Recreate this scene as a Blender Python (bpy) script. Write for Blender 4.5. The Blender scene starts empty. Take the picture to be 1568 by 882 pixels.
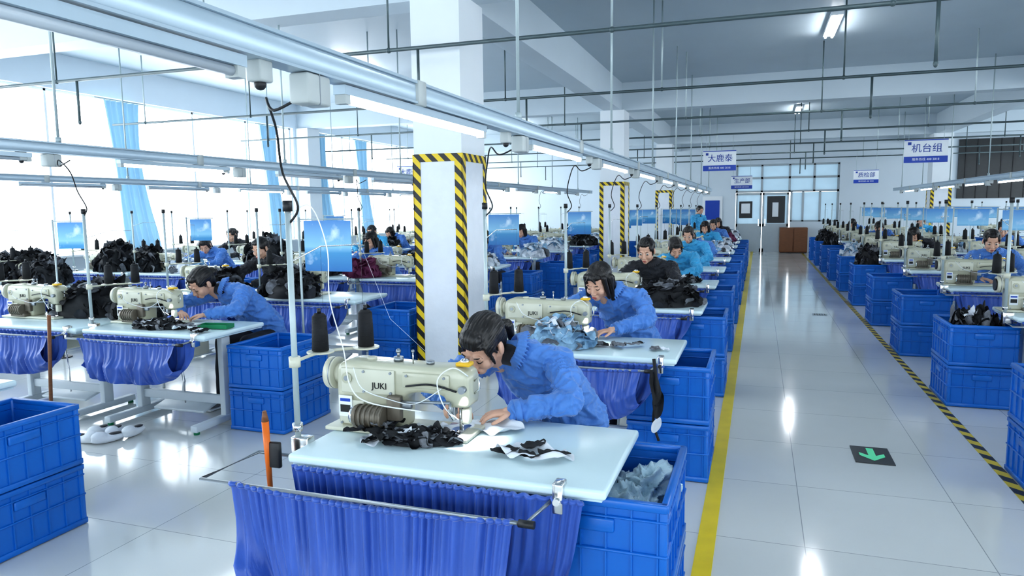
import bpy, bmesh, math, random
from mathutils import Vector, Matrix, Euler, noise
random.seed(7)
ZOOM=None
scene=bpy.context.scene
COL=scene.collection
V=Vector
# ------------------------------------------------------------------ materials
def mat(name,col,rough=.5,metal=0.,var=0.,scale=8.,bump=0.,bscale=40.,spec=.5,emis=None,es=0.,stretch=None,sheen=0.,trans=0.,coat=0.):
    m=bpy.data.materials.new(name); m.use_nodes=True
    nt=m.node_tree; N=nt.nodes; L=nt.links
    b=N['Principled BSDF']
    b.inputs['Base Color'].default_value=(*col,1)
    b.inputs['Roughness'].default_value=rough
    b.inputs['Metallic'].default_value=metal
    b.inputs['Specular IOR Level'].default_value=spec
    b.inputs['Sheen Weight'].default_value=sheen
    b.inputs['Coat Weight'].default_value=coat
    if trans: b.inputs['Transmission Weight'].default_value=trans
    if emis:
        b.inputs['Emission Color'].default_value=(*emis,1); b.inputs['Emission Strength'].default_value=es
    tc=N.new('ShaderNodeTexCoord'); mp=N.new('ShaderNodeMapping'); L.new(tc.outputs['Object'],mp.inputs[0])
    if stretch: mp.inputs['Scale'].default_value=stretch
    no=N.new('ShaderNodeTexNoise'); no.inputs['Scale'].default_value=scale; no.inputs['Detail'].default_value=4
    L.new(mp.outputs[0],no.inputs[0])
    mx=N.new('ShaderNodeMix'); mx.data_type='RGBA'
    mx.inputs[6].default_value=(*[max(0,c*(1-var)) for c in col],1)
    mx.inputs[7].default_value=(*[min(1,c*(1+var)) for c in col],1)
    L.new(no.outputs[0],mx.inputs[0]); L.new(mx.outputs[2],b.inputs['Base Color'])
    if bump:
        n2=N.new('ShaderNodeTexNoise'); n2.inputs['Scale'].default_value=bscale; n2.inputs['Detail'].default_value=3
        L.new(mp.outputs[0],n2.inputs[0])
        bp=N.new('ShaderNodeBump'); bp.inputs['Strength'].default_value=bump; bp.inputs['Distance'].default_value=.01
        L.new(n2.outputs[0],bp.inputs['Height']); L.new(bp.outputs[0],b.inputs['Normal'])
    return m
M={}
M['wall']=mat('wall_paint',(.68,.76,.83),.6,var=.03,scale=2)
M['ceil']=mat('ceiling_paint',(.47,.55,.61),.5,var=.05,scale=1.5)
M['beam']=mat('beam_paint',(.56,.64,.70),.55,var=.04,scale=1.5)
M['pillar']=mat('pillar_paint',(.76,.81,.85),.5,var=.03,scale=3)
M['frame']=mat('window_frame_white',(.8,.84,.88),.4,var=.02)
M['top']=mat('table_laminate',(.69,.84,.88),.22,var=.03,scale=5)
M['edge']=mat('table_edge',(.56,.72,.78),.35,var=.03)
M['steel_w']=mat('painted_steel',(.62,.68,.72),.4,var=.05)
M['cream']=mat('machine_enamel',(.50,.50,.385),.28,var=.06,scale=12,coat=.3)
M['cream2']=mat('machine_enamel_light',(.62,.62,.51),.3,var=.04)
M['motor']=mat('motor_casting',(.16,.14,.11),.45,metal=.3,var=.3,scale=30)
M['chrome']=mat('chrome',(.75,.75,.75),.18,metal=1,var=.03)
M['steel']=mat('dull_steel',(.30,.33,.36),.35,metal=.8,var=.1)
M['black']=mat('black_plastic',(.012,.013,.016),.45,var=.3,scale=30)
M['thread']=mat('black_thread',(.008,.009,.012),.7,var=.3,scale=60,bump=.4,bscale=200,stretch=(.1,.1,3))
M['skirt']=mat('blue_satin',(.036,.105,.44),.36,var=.28,scale=3,bump=.15,bscale=12,stretch=(6,6,1),sheen=.25)
M['crate']=mat('crate_plastic',(.005,.145,.55),.33,var=.12,scale=4)
M['jacket']=mat('jacket_blue',(.075,.225,.60),.62,var=.15,scale=9,bump=.3,bscale=60,sheen=.25)
M['jacket2']=mat('jacket_cyan',(.05,.38,.68),.62,var=.12,scale=9,bump=.3,bscale=60,sheen=.2)
M['jacketd']=mat('jacket_dark',(.012,.014,.022),.7,var=.3,scale=9,bump=.35,bscale=22,sheen=.2)
M['trouser']=mat('trousers_dark',(.012,.014,.022),.8,var=.2)
M['skin']=mat('skin',(.66,.40,.29),.48,var=.08,scale=20)
M['lips']=mat('lips',(.42,.10,.09),.4)
M['eyew']=mat('eye_white',(.75,.75,.74),.2)
M['hair']=mat('black_hair',(.010,.008,.008),.40,var=.5,scale=30)
M['shoe']=mat('shoe_grey',(.18,.18,.19),.6,var=.2)
M['fwhite']=mat('white_cloth',(.78,.82,.88),.75,var=.06,bump=.3,bscale=30)
M['fblack']=mat('black_cloth',(.010,.011,.014),.7,var=.4,bump=.3,bscale=30)
M['fgrey']=mat('grey_pattern_cloth',(.16,.17,.19),.7,var=.8,scale=40,bump=.3,bscale=30)
M['fpink']=mat('plum_cloth',(.16,.03,.09),.75,var=.25,bump=.3,bscale=30)
M['fblue']=mat('pale_blue_cloth',(.28,.46,.66),.75,var=.6,scale=35,bump=.3,bscale=30)
M['bag']=mat('plastic_bag',(.62,.80,.94),.15,var=.15,scale=20,bump=.8,bscale=40)
M['pipe']=mat('grey_green_pipe',(.075,.11,.12),.4,metal=.2,var=.2)
M['pipew']=mat('pale_pipe',(.42,.50,.52),.4,metal=.2,var=.1)
M['rail']=mat('rail_aluminium',(.42,.52,.60),.32,metal=.25,var=.05)
M['boxp']=mat('junction_box',(.46,.50,.50),.45,var=.05)
M['tube']=mat('fluorescent_tube',(1,1,1),.3,emis=(.92,.97,1),es=14)
M['tubeoff']=mat('lamp_diffuser_off',(.50,.56,.62),.3)
M['tubec']=mat('ceiling_tube',(1,1,1),.3,emis=(.95,.98,1),es=70)
M['orange']=mat('orange_plastic',(.75,.16,.01),.4,var=.1)
M['yellow']=mat('yellow_plastic',(.75,.45,.02),.35,var=.1)
M['green']=mat('green_plastic',(.0,.20,.08),.4,var=.1)
M['wood']=mat('brown_wood',(.22,.09,.04),.5,var=.3,scale=12,stretch=(1,1,8))
M['white']=mat('white_paper',(.82,.86,.9),.6,var=.02)
M['signblue']=mat('sign_blue',(.01,.06,.42),.4,var=.05)
M['dark']=mat('dark_panel',(.018,.022,.025),.35,var=.3)
M['arrow']=mat('arrow_green',(.12,.70,.36),.4,emis=(.1,.8,.4),es=.12)
M['yline']=mat('yellow_floor_tape',(.78,.60,.01),.35,var=.18,scale=6)
M['alu']=mat('door_aluminium',(.36,.41,.44),.35,metal=.5,var=.05)
M['lid']=mat('cushion_grey',(.30,.33,.36),.6,var=.1)
M['text']=mat('print_navy',(.01,.05,.32),.5)
M['textd']=mat('print_black',(.01,.01,.01),.5)

def stripes(name,a,b,freq,vec):
    m=bpy.data.materials.new(name); m.use_nodes=True
    nt=m.node_tree;N=nt.nodes;L=nt.links;bs=N['Principled BSDF'];bs.inputs['Roughness'].default_value=.4
    tc=N.new('ShaderNodeTexCoord'); d=N.new('ShaderNodeVectorMath'); d.operation='DOT_PRODUCT'
    d.inputs[1].default_value=vec; L.new(tc.outputs['Object'],d.inputs[0])
    mu=N.new('ShaderNodeMath');mu.operation='MULTIPLY';mu.inputs[1].default_value=freq;L.new(d.outputs['Value'],mu.inputs[0])
    fr=N.new('ShaderNodeMath');fr.operation='FRACT';L.new(mu.outputs[0],fr.inputs[0])
    gt=N.new('ShaderNodeMath');gt.operation='GREATER_THAN';gt.inputs[1].default_value=.5;L.new(fr.outputs[0],gt.inputs[0])
    mx=N.new('ShaderNodeMix');mx.data_type='RGBA';mx.inputs[6].default_value=(*a,1);mx.inputs[7].default_value=(*b,1)
    L.new(gt.outputs[0],mx.inputs[0]);L.new(mx.outputs[2],bs.inputs['Base Color']);return m
M['hazard']=stripes('hazard_stripes',(.012,.012,.014),(.80,.58,.02),7.5,(1,1,1))
M['hazardf']=stripes('hazard_floor_tape',(.03,.03,.03),(.62,.48,.03),5.,(1,1,0))

def tiles():
    m=bpy.data.materials.new('glazed_floor_tiles'); m.use_nodes=True
    nt=m.node_tree;N=nt.nodes;L=nt.links;bs=N['Principled BSDF']
    tc=N.new('ShaderNodeTexCoord'); sx=N.new('ShaderNodeSeparateXYZ'); L.new(tc.outputs['Object'],sx.inputs[0])
    seams=[]
    ids=[]
    for ax,off in (('X',.25),('Y',.35)):
        a=N.new('ShaderNodeMath');a.operation='SUBTRACT';a.inputs[1].default_value=off;L.new(sx.outputs[ax],a.inputs[0])
        b=N.new('ShaderNodeMath');b.operation='DIVIDE';b.inputs[1].default_value=.8;L.new(a.outputs[0],b.inputs[0])
        f=N.new('ShaderNodeMath');f.operation='FRACT';L.new(b.outputs[0],f.inputs[0])
        fl=N.new('ShaderNodeMath');fl.operation='FLOOR';L.new(b.outputs[0],fl.inputs[0]);ids.append(fl)
        s=N.new('ShaderNodeMath');s.operation='SUBTRACT';s.inputs[1].default_value=.5;L.new(f.outputs[0],s.inputs[0])
        ab=N.new('ShaderNodeMath');ab.operation='ABSOLUTE';L.new(s.outputs[0],ab.inputs[0])
        g=N.new('ShaderNodeMath');g.operation='GREATER_THAN';g.inputs[1].default_value=.4972;L.new(ab.outputs[0],g.inputs[0]);seams.append(g)
    mxm=N.new('ShaderNodeMath');mxm.operation='MAXIMUM';L.new(seams[0].outputs[0],mxm.inputs[0]);L.new(seams[1].outputs[0],mxm.inputs[1])
    cb=N.new('ShaderNodeCombineXYZ');L.new(ids[0].outputs[0],cb.inputs[0]);L.new(ids[1].outputs[0],cb.inputs[1])
    wn=N.new('ShaderNodeTexWhiteNoise');L.new(cb.outputs[0],wn.inputs[0])
    no=N.new('ShaderNodeTexNoise');no.inputs['Scale'].default_value=1.3;no.inputs['Detail'].default_value=6;L.new(tc.outputs['Object'],no.inputs[0])
    ad=N.new('ShaderNodeMath');ad.operation='MULTIPLY_ADD';ad.inputs[1].default_value=.35;L.new(wn.outputs[0],ad.inputs[0]);L.new(no.outputs[0],ad.inputs[2])
    c=N.new('ShaderNodeMix');c.data_type='RGBA';c.inputs[6].default_value=(.62,.635,.62,1);c.inputs[7].default_value=(.72,.735,.72,1);L.new(ad.outputs[0],c.inputs[0])
    c2=N.new('ShaderNodeMix');c2.data_type='RGBA';c2.inputs[7].default_value=(.34,.36,.37,1);L.new(c.outputs[2],c2.inputs[6]);L.new(mxm.outputs[0],c2.inputs[0])
    L.new(c2.outputs[2],bs.inputs['Base Color'])
    r=N.new('ShaderNodeMapRange');r.inputs[3].default_value=.05;r.inputs[4].default_value=.16;L.new(no.outputs[0],r.inputs[0]);L.new(r.outputs[0],bs.inputs['Roughness'])
    bs.inputs['Specular IOR Level'].default_value=.75
    return m
M['tile']=tiles()
def poster_mat():
    m=bpy.data.materials.new('sky_poster_print'); m.use_nodes=True
    nt=m.node_tree;N=nt.nodes;L=nt.links;bs=N['Principled BSDF'];bs.inputs['Roughness'].default_value=.3
    tc=N.new('ShaderNodeTexCoord');sx=N.new('ShaderNodeSeparateXYZ');L.new(tc.outputs['Object'],sx.inputs[0])
    mr=N.new('ShaderNodeMapRange');mr.inputs[1].default_value=1.12;mr.inputs[2].default_value=1.56;L.new(sx.outputs['Z'],mr.inputs[0])
    r=N.new('ShaderNodeValToRGB');r.color_ramp.elements[0].color=(.015,.17,.48,1);r.color_ramp.elements[1].color=(.04,.22,.56,1)
    e=r.color_ramp.elements.new(.50);e.color=(.25,.55,.78,1); e=r.color_ramp.elements.new(.38);e.color=(.04,.28,.56,1)
    L.new(mr.outputs[0],r.inputs[0])
    no=N.new('ShaderNodeTexNoise');no.inputs['Scale'].default_value=6;no.inputs['Detail'].default_value=6;L.new(tc.outputs['Object'],no.inputs[0])
    r2=N.new('ShaderNodeValToRGB');r2.color_ramp.elements[0].position=.58;r2.color_ramp.elements[1].position=.75;L.new(no.outputs[0],r2.inputs[0])
    mx=N.new('ShaderNodeMix');mx.data_type='RGBA';mx.inputs[7].default_value=(.65,.80,.92,1);L.new(r.outputs[0],mx.inputs[6]);L.new(r2.outputs[0],mx.inputs[0])
    L.new(mx.outputs[2],bs.inputs['Base Color']);return m
M['poster']=poster_mat()
def curtain_mat(name,col,tr):
    m=bpy.data.materials.new(name); m.use_nodes=True
    nt=m.node_tree;N=nt.nodes;L=nt.links
    N.remove(N['Principled BSDF'])
    d=N.new('ShaderNodeBsdfDiffuse');t=N.new('ShaderNodeBsdfTranslucent');x=N.new('ShaderNodeMixShader')
    no=N.new('ShaderNodeTexNoise');no.inputs['Scale'].default_value=6
    mx=N.new('ShaderNodeMix');mx.data_type='RGBA';mx.inputs[6].default_value=(*[c*.85 for c in col],1);mx.inputs[7].default_value=(*col,1)
    L.new(no.outputs[0],mx.inputs[0])
    L.new(mx.outputs[2],d.inputs[0]);L.new(mx.outputs[2],t.inputs[0]);x.inputs[0].default_value=tr
    L.new(d.outputs[0],x.inputs[1]);L.new(t.outputs[0],x.inputs[2]);L.new(x.outputs[0],N['Material Output'].inputs[0]);return m
M['curtain']=curtain_mat('sheer_blue_curtain',(.36,.56,.70),.20)
M['frost']=curtain_mat('frosted_glass',(.60,.70,.76),.35)

# ------------------------------------------------------------------ mesh builder
class MB:
    def __init__(s): s.v=[];s.f=[];s.m=[];s.s=[];s.mats=[]
    def mi(s,k):
        if k not in s.mats: s.mats.append(k)
        return s.mats.index(k)
    def add(s,vs,fs,k,smooth=False,Mx=None):
        o=len(s.v); i=s.mi(k)
        s.v.extend([(Mx@V(v)) if Mx else V(v) for v in vs])
        for f in fs: s.f.append([o+a for a in f]); s.m.append(i); s.s.append(smooth)
    def box(s,c,d,k,rot=None,bev=0.,seg=2):
        hx,hy,hz=d[0]/2,d[1]/2,d[2]/2
        Mx=Matrix.Translation(c)
        if rot is not None: Mx=Mx@Euler(rot).to_matrix().to_4x4()
        vs=[(x,y,z) for x in(-hx,hx) for y in(-hy,hy) for z in(-hz,hz)]
        fs=[(0,1,3,2),(4,6,7,5),(0,4,5,1),(2,3,7,6),(0,2,6,4),(1,5,7,3)]
        if bev<=0: s.add(vs,fs,k,False,Mx);return
        s.bev(vs,fs,k,Mx,bev,seg)
    def bev(s,vs,fs,k,Mx,bev,seg=2,ang=.4):
        bm=bmesh.new(); bv=[bm.verts.new(v) for v in vs]
        for f in fs: bm.faces.new([bv[i] for i in f])
        bmesh.ops.recalc_face_normals(bm,faces=bm.faces)
        es=[e for e in bm.edges if e.calc_face_angle(0)>ang]
        bmesh.ops.bevel(bm,geom=es,offset=bev,segments=seg,affect='EDGES',profile=.5)
        bm.verts.index_update()
        s.add([v.co.copy() for v in bm.verts],[[v.index for v in f.verts] for f in bm.faces],k,True,Mx); bm.free()
    def prism(s,out,y0,y1,k,Mx=None,bev=0.):
        n=len(out); vs=[(x,y0,z) for x,z in out]+[(x,y1,z) for x,z in out]
        fs=[list(range(n))[::-1],list(range(n,2*n))]+[(i,(i+1)%n,n+(i+1)%n,n+i) for i in range(n)]
        if bev: s.bev(vs,fs,k,Mx,bev)
        else: s.add(vs,fs,k,False,Mx)
    def tube(s,pts,r,k,n=8,cap=True,smooth=True):
        pts=[V(p) for p in pts]; rs=r if isinstance(r,(list,tuple)) else [r]*len(pts)
        vs=[];prev=None
        for i,p in enumerate(pts):
            t=(pts[min(i+1,len(pts)-1)]-pts[max(i-1,0)]).normalized()
            if prev is None:
                a=V((0,0,1)) if abs(t.z)<.9 else V((1,0,0)); u=t.cross(a).normalized()
            else: u=(prev-t*prev.dot(t)).normalized()
            w=t.cross(u); prev=u
            for j in range(n):
                q=2*math.pi*j/n; vs.append(p+(u*math.cos(q)+w*math.sin(q))*rs[i])
        fs=[]
        for i in range(len(pts)-1):
            for j in range(n): fs.append((i*n+j,i*n+(j+1)%n,(i+1)*n+(j+1)%n,(i+1)*n+j))
        s.add(vs,fs,k,smooth)
        if cap:
            o=len(s.v)-len(vs); i=s.mi(k)
            s.f.append([o+j for j in range(n)][::-1]);s.m.append(i);s.s.append(False)
            s.f.append([o+(len(pts)-1)*n+j for j in range(n)]);s.m.append(i);s.s.append(False)
    def cyl(s,p0,p1,r,k,r1=None,n=16): s.tube([p0,p1],[r,r if r1 is None else r1],k,n)
    def sph(s,c,r,k,seg=16,ring=10,rot=None,Mx=None):
        if not isinstance(r,(tuple,list)): r=(r,r,r)
        R=Matrix.Translation(c)
        if rot is not None: R=R@Euler(rot).to_matrix().to_4x4()
        if Mx: R=Mx@R
        vs=[(0,0,r[2])]
        for i in range(1,ring):
            a=math.pi*i/ring
            for j in range(seg):
                b=2*math.pi*j/seg; vs.append((r[0]*math.sin(a)*math.cos(b),r[1]*math.sin(a)*math.sin(b),r[2]*math.cos(a)))
        vs.append((0,0,-r[2])); fs=[]
        for j in range(seg): fs.append((0,1+j,1+(j+1)%seg))
        for i in range(ring-2):
            for j in range(seg): fs.append((1+i*seg+j,1+(i+1)*seg+j,1+(i+1)*seg+(j+1)%seg,1+i*seg+(j+1)%seg))
        l=len(vs)-1;o=1+(ring-2)*seg
        for j in range(seg): fs.append((l,o+(j+1)%seg,o+j))
        s.add(vs,fs,k,True,R)
    def limb(s,p0,p1,r0,r1,k='a',n=14):
        s.sph(p0,r0,k,n,8);s.sph(p1,r1,k,n,8);s.tube([p0,p1],[r0,r1],k,n)
    def loft(s,rings,k,n=28):
        vs=[]
        for c,ux,uy in rings:
            for j in range(n):
                q=2*math.pi*j/n; vs.append(c+ux*math.cos(q)+uy*math.sin(q))
        fs=[]
        for i in range(len(rings)-1):
            for j in range(n): fs.append((i*n+j,i*n+(j+1)%n,(i+1)*n+(j+1)%n,(i+1)*n+j))
        fs.append(list(range(n))[::-1]);fs.append([(len(rings)-1)*n+j for j in range(n)])
        s.add(vs,fs,k,True)
    def grid(s,fn,nu,nv,k,Mx=None,smooth=True):
        vs=[fn(i/nu,j/nv) for j in range(nv+1) for i in range(nu+1)]
        fs=[(j*(nu+1)+i,j*(nu+1)+i+1,(j+1)*(nu+1)+i+1,(j+1)*(nu+1)+i) for j in range(nv) for i in range(nu)]
        s.add(vs,fs,k,smooth,Mx)
    def mesh(s,name):
        me=bpy.data.meshes.new(name); me.from_pydata([tuple(v) for v in s.v],[],s.f)
        for k in s.mats: me.materials.append(M[k])
        me.polygons.foreach_set('material_index',s.m); me.polygons.foreach_set('use_smooth',s.s)
        me.validate(); me.update(); return me
    def obj(s,name,loc=(0,0,0),rot=(0,0,0)): return inst(s.mesh(name),name,loc,rot)
def inst(me,name,loc=(0,0,0),rot=(0,0,0),sc=None):
    o=bpy.data.objects.new(name,me); COL.objects.link(o); o.location=loc; o.rotation_euler=rot
    if sc: o.scale=sc if isinstance(sc,(tuple,list)) else (sc,sc,sc)
    return o
def remesh(mb,vox,it=3,fac=.5):
    me=bpy.data.meshes.new('tmp'); me.from_pydata([tuple(v) for v in mb.v],[],mb.f)
    o=bpy.data.objects.new('tmp',me); COL.objects.link(o)
    m=o.modifiers.new('r','REMESH');m.mode='VOXEL';m.voxel_size=vox
    if it:
        q=o.modifiers.new('s','SMOOTH');q.factor=fac;q.iterations=it
    dg=bpy.context.evaluated_depsgraph_get(); ev=o.evaluated_get(dg); e=ev.to_mesh()
    vs=[v.co.copy() for v in e.vertices]; ns=[v.normal.copy() for v in e.vertices]; fs=[list(p.vertices) for p in e.polygons]
    ev.to_mesh_clear(); bpy.data.objects.remove(o); bpy.data.meshes.remove(me)
    return vs,fs,ns
def smooth_path(p,n=6):
    p=[V(q) for q in p]; out=[]
    for i in range(len(p)-1):
        a=p[max(i-1,0)];b_=p[i];c=p[i+1];d=p[min(i+2,len(p)-1)]
        for j in range(n):
            t=j/n; out.append(.5*((2*b_)+(-a+c)*t+(2*a-5*b_+4*c-d)*t*t+(-a+3*b_-3*c+d)*t**3))
    out.append(p[-1]); return out
def text_geo(body,size,ext=.002):
    cu=bpy.data.curves.new('t','FONT'); cu.body=body; cu.size=size; cu.extrude=ext; cu.align_x='CENTER'; cu.align_y='CENTER'
    o=bpy.data.objects.new('t',cu); COL.objects.link(o)
    dg=bpy.context.evaluated_depsgraph_get(); ev=o.evaluated_get(dg); e=ev.to_mesh()
    vs=[v.co.copy() for v in e.vertices]; fs=[list(p.vertices) for p in e.polygons]
    ev.to_mesh_clear(); bpy.data.objects.remove(o); bpy.data.curves.remove(cu)
    return vs,fs
def add_text(mb,body,size,c,k):
    vs,fs=text_geo(body,size); mb.add(vs,fs,k,False,Matrix.Translation(c)@Euler((math.pi/2,0,0)).to_matrix().to_4x4())

# ------------------------------------------------------------------ room
XL,XR,YS,YN,H=-10.7,12.9,-6.,27.,4.2
WT=3.64
b=MB(); b.box(((XL+XR)/2,(YS+YN)/2,-.1),(XR-XL+.6,YN-YS+.6,.2),'tile'); b.obj('floor')
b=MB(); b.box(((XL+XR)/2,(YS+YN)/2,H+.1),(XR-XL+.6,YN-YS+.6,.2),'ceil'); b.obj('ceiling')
PY=[-2.3,6.3,14.9,23.5]
wn=[0]
def window_wall(name,x,sgn):
    b=MB(); xc=x+sgn*.12
    b.box((xc,(YS+YN)/2,.475),(.24,YN-YS,.95),'wall'); b.box((xc,(YS+YN)/2,(WT+H)/2),(.24,YN-YS,H-WT),'wall')
    for p in PY: b.box((xc,p+.3,(WT+.95)/2),(.24,.7,WT-.95),'wall')
    for e in (YS+.15,YN-.15): b.box((xc,e,(WT+.95)/2),(.24,.3,WT-.95),'wall')
    b.obj(name)
    ys=[YS+.3]+sum([[p-.05,p+.65] for p in PY],[])+[YN-.3]
    for i in range(0,len(ys),2):
        y0,y1=ys[i],ys[i+1]
        if y1-y0<1: continue
        wn[0]+=1; f=MB(); n=max(1,round((y1-y0)/1.6))
        for z in (.97,2.75,WT-.02): f.box((xc,(y0+y1)/2,z),(.06,y1-y0,.04),'frame')
        for j in range(n+1): f.box((xc,y0+.025+(y1-y0-.05)*j/n,2.3),(.06,.04,WT-.97),'frame')
        f.box((x-sgn*.06,(y0+y1)/2,.965),(.34,y1-y0,.03),'frame')
        f.obj('window_%d'%wn[0])
        li=bpy.data.lights.new('window_daylight_portal','AREA'); li.shape='RECTANGLE'; li.size=2.65; li.size_y=y1-y0; li.cycles.is_portal=True
        o=bpy.data.objects.new('window_daylight_portal',li); COL.objects.link(o); o.location=(x+sgn*.3,(y0+y1)/2,2.3); o.rotation_euler=(0,math.pi/2*(1 if sgn>0 else -1),0)
window_wall('wall_left',XL,-1); window_wall('wall_right',XR,1)
b=MB(); yc=YS-.12
b.box((1.1,yc,.475),(XR-XL,.24,.95),'wall'); b.box((1.1,yc,3.83),(XR-XL,.24,.74),'wall')
for x in (XL+.2,-6.8,-2.9,1.1,5.,8.9,XR-.2): b.box((x,yc,2.2),(.6,.24,2.5),'wall')
b.obj('wall_back')
for x0,x1 in ((-10.2,-7.1),(-6.5,-3.2),(-2.6,.8),(1.4,4.7),(5.3,8.6),(9.2,12.4)):
    wn[0]+=1; f=MB()
    for z in (.97,2.55,3.43): f.box(((x0+x1)/2,yc,z),(x1-x0,.06,.05),'frame')
    for j in range(4): f.box((x0+(x1-x0)*j/3,yc,2.2),(.05,.06,2.48),'frame')
    f.obj('window_%d'%wn[0])
    li=bpy.data.lights.new('window_daylight_portal','AREA'); li.shape='RECTANGLE'; li.size=x1-x0; li.size_y=2.4; li.cycles.is_portal=True
    o=bpy.data.objects.new('window_daylight_portal',li); COL.objects.link(o); o.location=((x0+x1)/2,yc-.15,2.2); o.rotation_euler=(math.pi/2,0,0)
b=MB(); yc=YN+.12
b.box(((XL-.8)/2,yc,H/2),(-.8-XL,.24,H),'wall'); b.box(((2.6+XR)/2,yc,H/2),(XR-2.6,.24,H),'wall')
b.box((.9,yc,(3.1+H)/2),(3.4,.24,H-3.1),'wall'); b.box((1.82,yc,.53),(1.56,.24,1.06),'wall')
b.obj('wall_far')
wn[0]+=1; f=MB()
for z in (2.14,2.62,3.07): f.box((.9,yc,z),(3.4,.08,.07),'alu')
for x in (-.77,.08,1.0,1.8,2.57): f.box((x,yc,2.6),(.07,.08,.95),'alu')
for z in (1.09,): f.box((1.82,yc,z),(1.56,.08,.06),'alu')
for x in (1.07,1.45,2.0,2.57): f.box((x,yc,1.6),(.07,.08,1.05),'alu')
f.box((.9,yc+.03,2.6),(3.36,.01,.9),'frost'); f.box((1.82,yc+.03,1.6),(1.5,.01,1.0),'frost')
f.obj('window_%d'%wn[0])
for i,x in enumerate((-.35,.55)):
    d=MB(); d.box((x,yc-.05,.06),(.86,.05,.12),'alu'); d.box((x,yc-.05,2.06),(.86,.05,.08),'alu'); d.box((x,yc-.05,.95),(.86,.05,.1),'alu')
    for s_ in(-.41,.41): d.box((x+s_,yc-.05,1.05),(.06,.05,2.1),'alu')
    d.box((x,yc-.04,.5),(.78,.02,.8),'alu'); d.box((x,yc-.04,1.5),(.78,.01,1.05),'frost')
    if i==0: 
        d.box((x-.1,yc-.06,1.5),(.45,.01,.6),'dark'); d.box((x-.1,yc-.067,1.55),(.3,.005,.35),'white')
    else: d.box((x+.02,yc-.06,1.5),(.6,.01,.95),'dark'); d.box((x,yc-.067,1.5),(.2,.005,.5),'white')
    d.box((x+(.34 if i==0 else -.34),yc-.1,1.05),(.03,.05,.25),'chrome')
    d.obj('door_%d'%(i+1))
b=MB(); b.box((9.4,YN-.04,2.75),(6.6,.05,1.9),'dark'); 
for i in range(20): b.box((6.3+i*.33,YN-.075,2.75),(.03,.02,1.9),'black')
b.obj('roller_blind')
b=MB(); b.box((1.15,YN-.35,.45),(.9,.5,.85),'wood',bev=.01); b.box((.93,YN-.61,.45),(.4,.02,.75),'wood'); b.box((1.37,YN-.61,.45),(.4,.02,.75),'wood'); b.box((1.15,YN-.35,.01),(.86,.46,.02),'black');b.obj('wooden_cabinet')
b=MB(); b.box((-1.6,YN-.03,1.5),(.7,.03,1.0),'white'); b.box((-1.6,YN-.05,1.5),(.5,.01,.7),'signblue'); b.obj('notice_board')
PX=[-2.92,4.93]
def one(name,fn):
    m_=MB(); fn(m_); return m_.obj(name)
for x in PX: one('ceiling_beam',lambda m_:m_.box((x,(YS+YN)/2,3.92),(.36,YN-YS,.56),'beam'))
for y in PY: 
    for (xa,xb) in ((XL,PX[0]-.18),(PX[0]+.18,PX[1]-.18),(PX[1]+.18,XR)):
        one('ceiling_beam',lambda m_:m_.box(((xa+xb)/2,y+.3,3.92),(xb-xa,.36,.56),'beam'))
pm=MB()
pm.box((0,0,1.82),(.50,.60,3.64),'pillar')
t=.012
pm.box((0,0,2.135),(.50+2*t,.60+2*t,.075),'hazard')
for sx in(-1,1):
    for sy in(-1,1):
        pm.box((sx*(.25-.035+t/2),sy*(.30+t/2),1.05),(.07+t,t,2.1),'hazard')
        pm.box((sx*(.25+t/2),sy*(.30-.035+t/2),1.05),(t,.07+t,2.1),'hazard')
for sx in(-1,1): pm.box((sx*(.25+.004),0,1.05),(.004,.46,2.1),'fwhite')
for sy in(-1,1): pm.box((0,sy*(.30+.004),1.05),(.36,.004,2.1),'fwhite')
pme=pm.mesh('pillar')
for x in PX:
    for y in PY: inst(pme,'pillar',(x,y+.3,0))
for y in PY: one('wall_pier',lambda m_:m_.box((XL+.17,y+.3,1.82),(.34,.5,3.64),'pillar'))
b=MB(); b.box((-.205,11,.002),(.085,32,.004),'yline'); b.obj('yellow_floor_line')
b=MB(); b.box((1.44,11,.002),(.06,32,.004),'hazardf'); b.obj('hazard_floor_line')
b=MB(); b.box((.74,5.04,.003),(.23,.33,.006),'dark')
b.add([(-.022,.13,0),(.022,.13,0),(.022,-.02,0),(.075,.03,0),(.075,-.03,0),(0,-.12,0),(-.075,-.03,0),(-.075,.03,0),(-.022,-.02,0)],[[0,8,2,1],[8,5,2],[2,5,4,3],[8,7,6,5]],'arrow',False,Matrix.Translation((.74,5.04,.0075)))
b.obj('exit_arrow_floor_sign')
b=MB(); b.box((.9,11.5,.003),(.2,.2,.006),'alu'); 
for i in range(5): b.box((.83+i*.035,11.5,.007),(.012,.16,.003),'dark')
b.obj('floor_drain')

# ------------------------------------------------------------------ workstation parts
def table_mesh():
    b=MB()
    b.box((0,0,.742),(1.18,.66,.034),'top',bev=.012,seg=3)
    b.box((0,0,.722),(1.15,.63,.012),'edge')
    for sx in(-.42,.42):
        b.box((sx,0,.045),(.06,.62,.05),'steel_w',bev=.006); b.box((sx,.05,.37),(.05,.09,.62),'steel_w',bev=.006)
        b.box((sx,0,.70),(.05,.52,.035),'steel_w',bev=.004)
        for sy in(-.28,.28): b.cyl((sx,sy,0),(sx,sy,.025),.022,'green')
    b.box((0,.05,.18),(.80,.04,.07),'steel_w',bev=.006)
    b.box((0,.06,.10),(.50,.16,.02),'steel_w',rot=(.25,0,0),bev=.005)
    b.box((.15,-.05,.62),(.22,.26,.16),'cream2',bev=.015)
    b.cyl((-.25,.0,.62),(-.02,.0,.62),.07,'motor')
    b.tube([(-.02,.05,.62),(.0,.06,.3),(.0,.06,.12)],.006,'chrome')
    return b.mesh('sewing_table')
ME_table=table_mesh()
JK=text_geo('JUKI',.036,.001)
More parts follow.
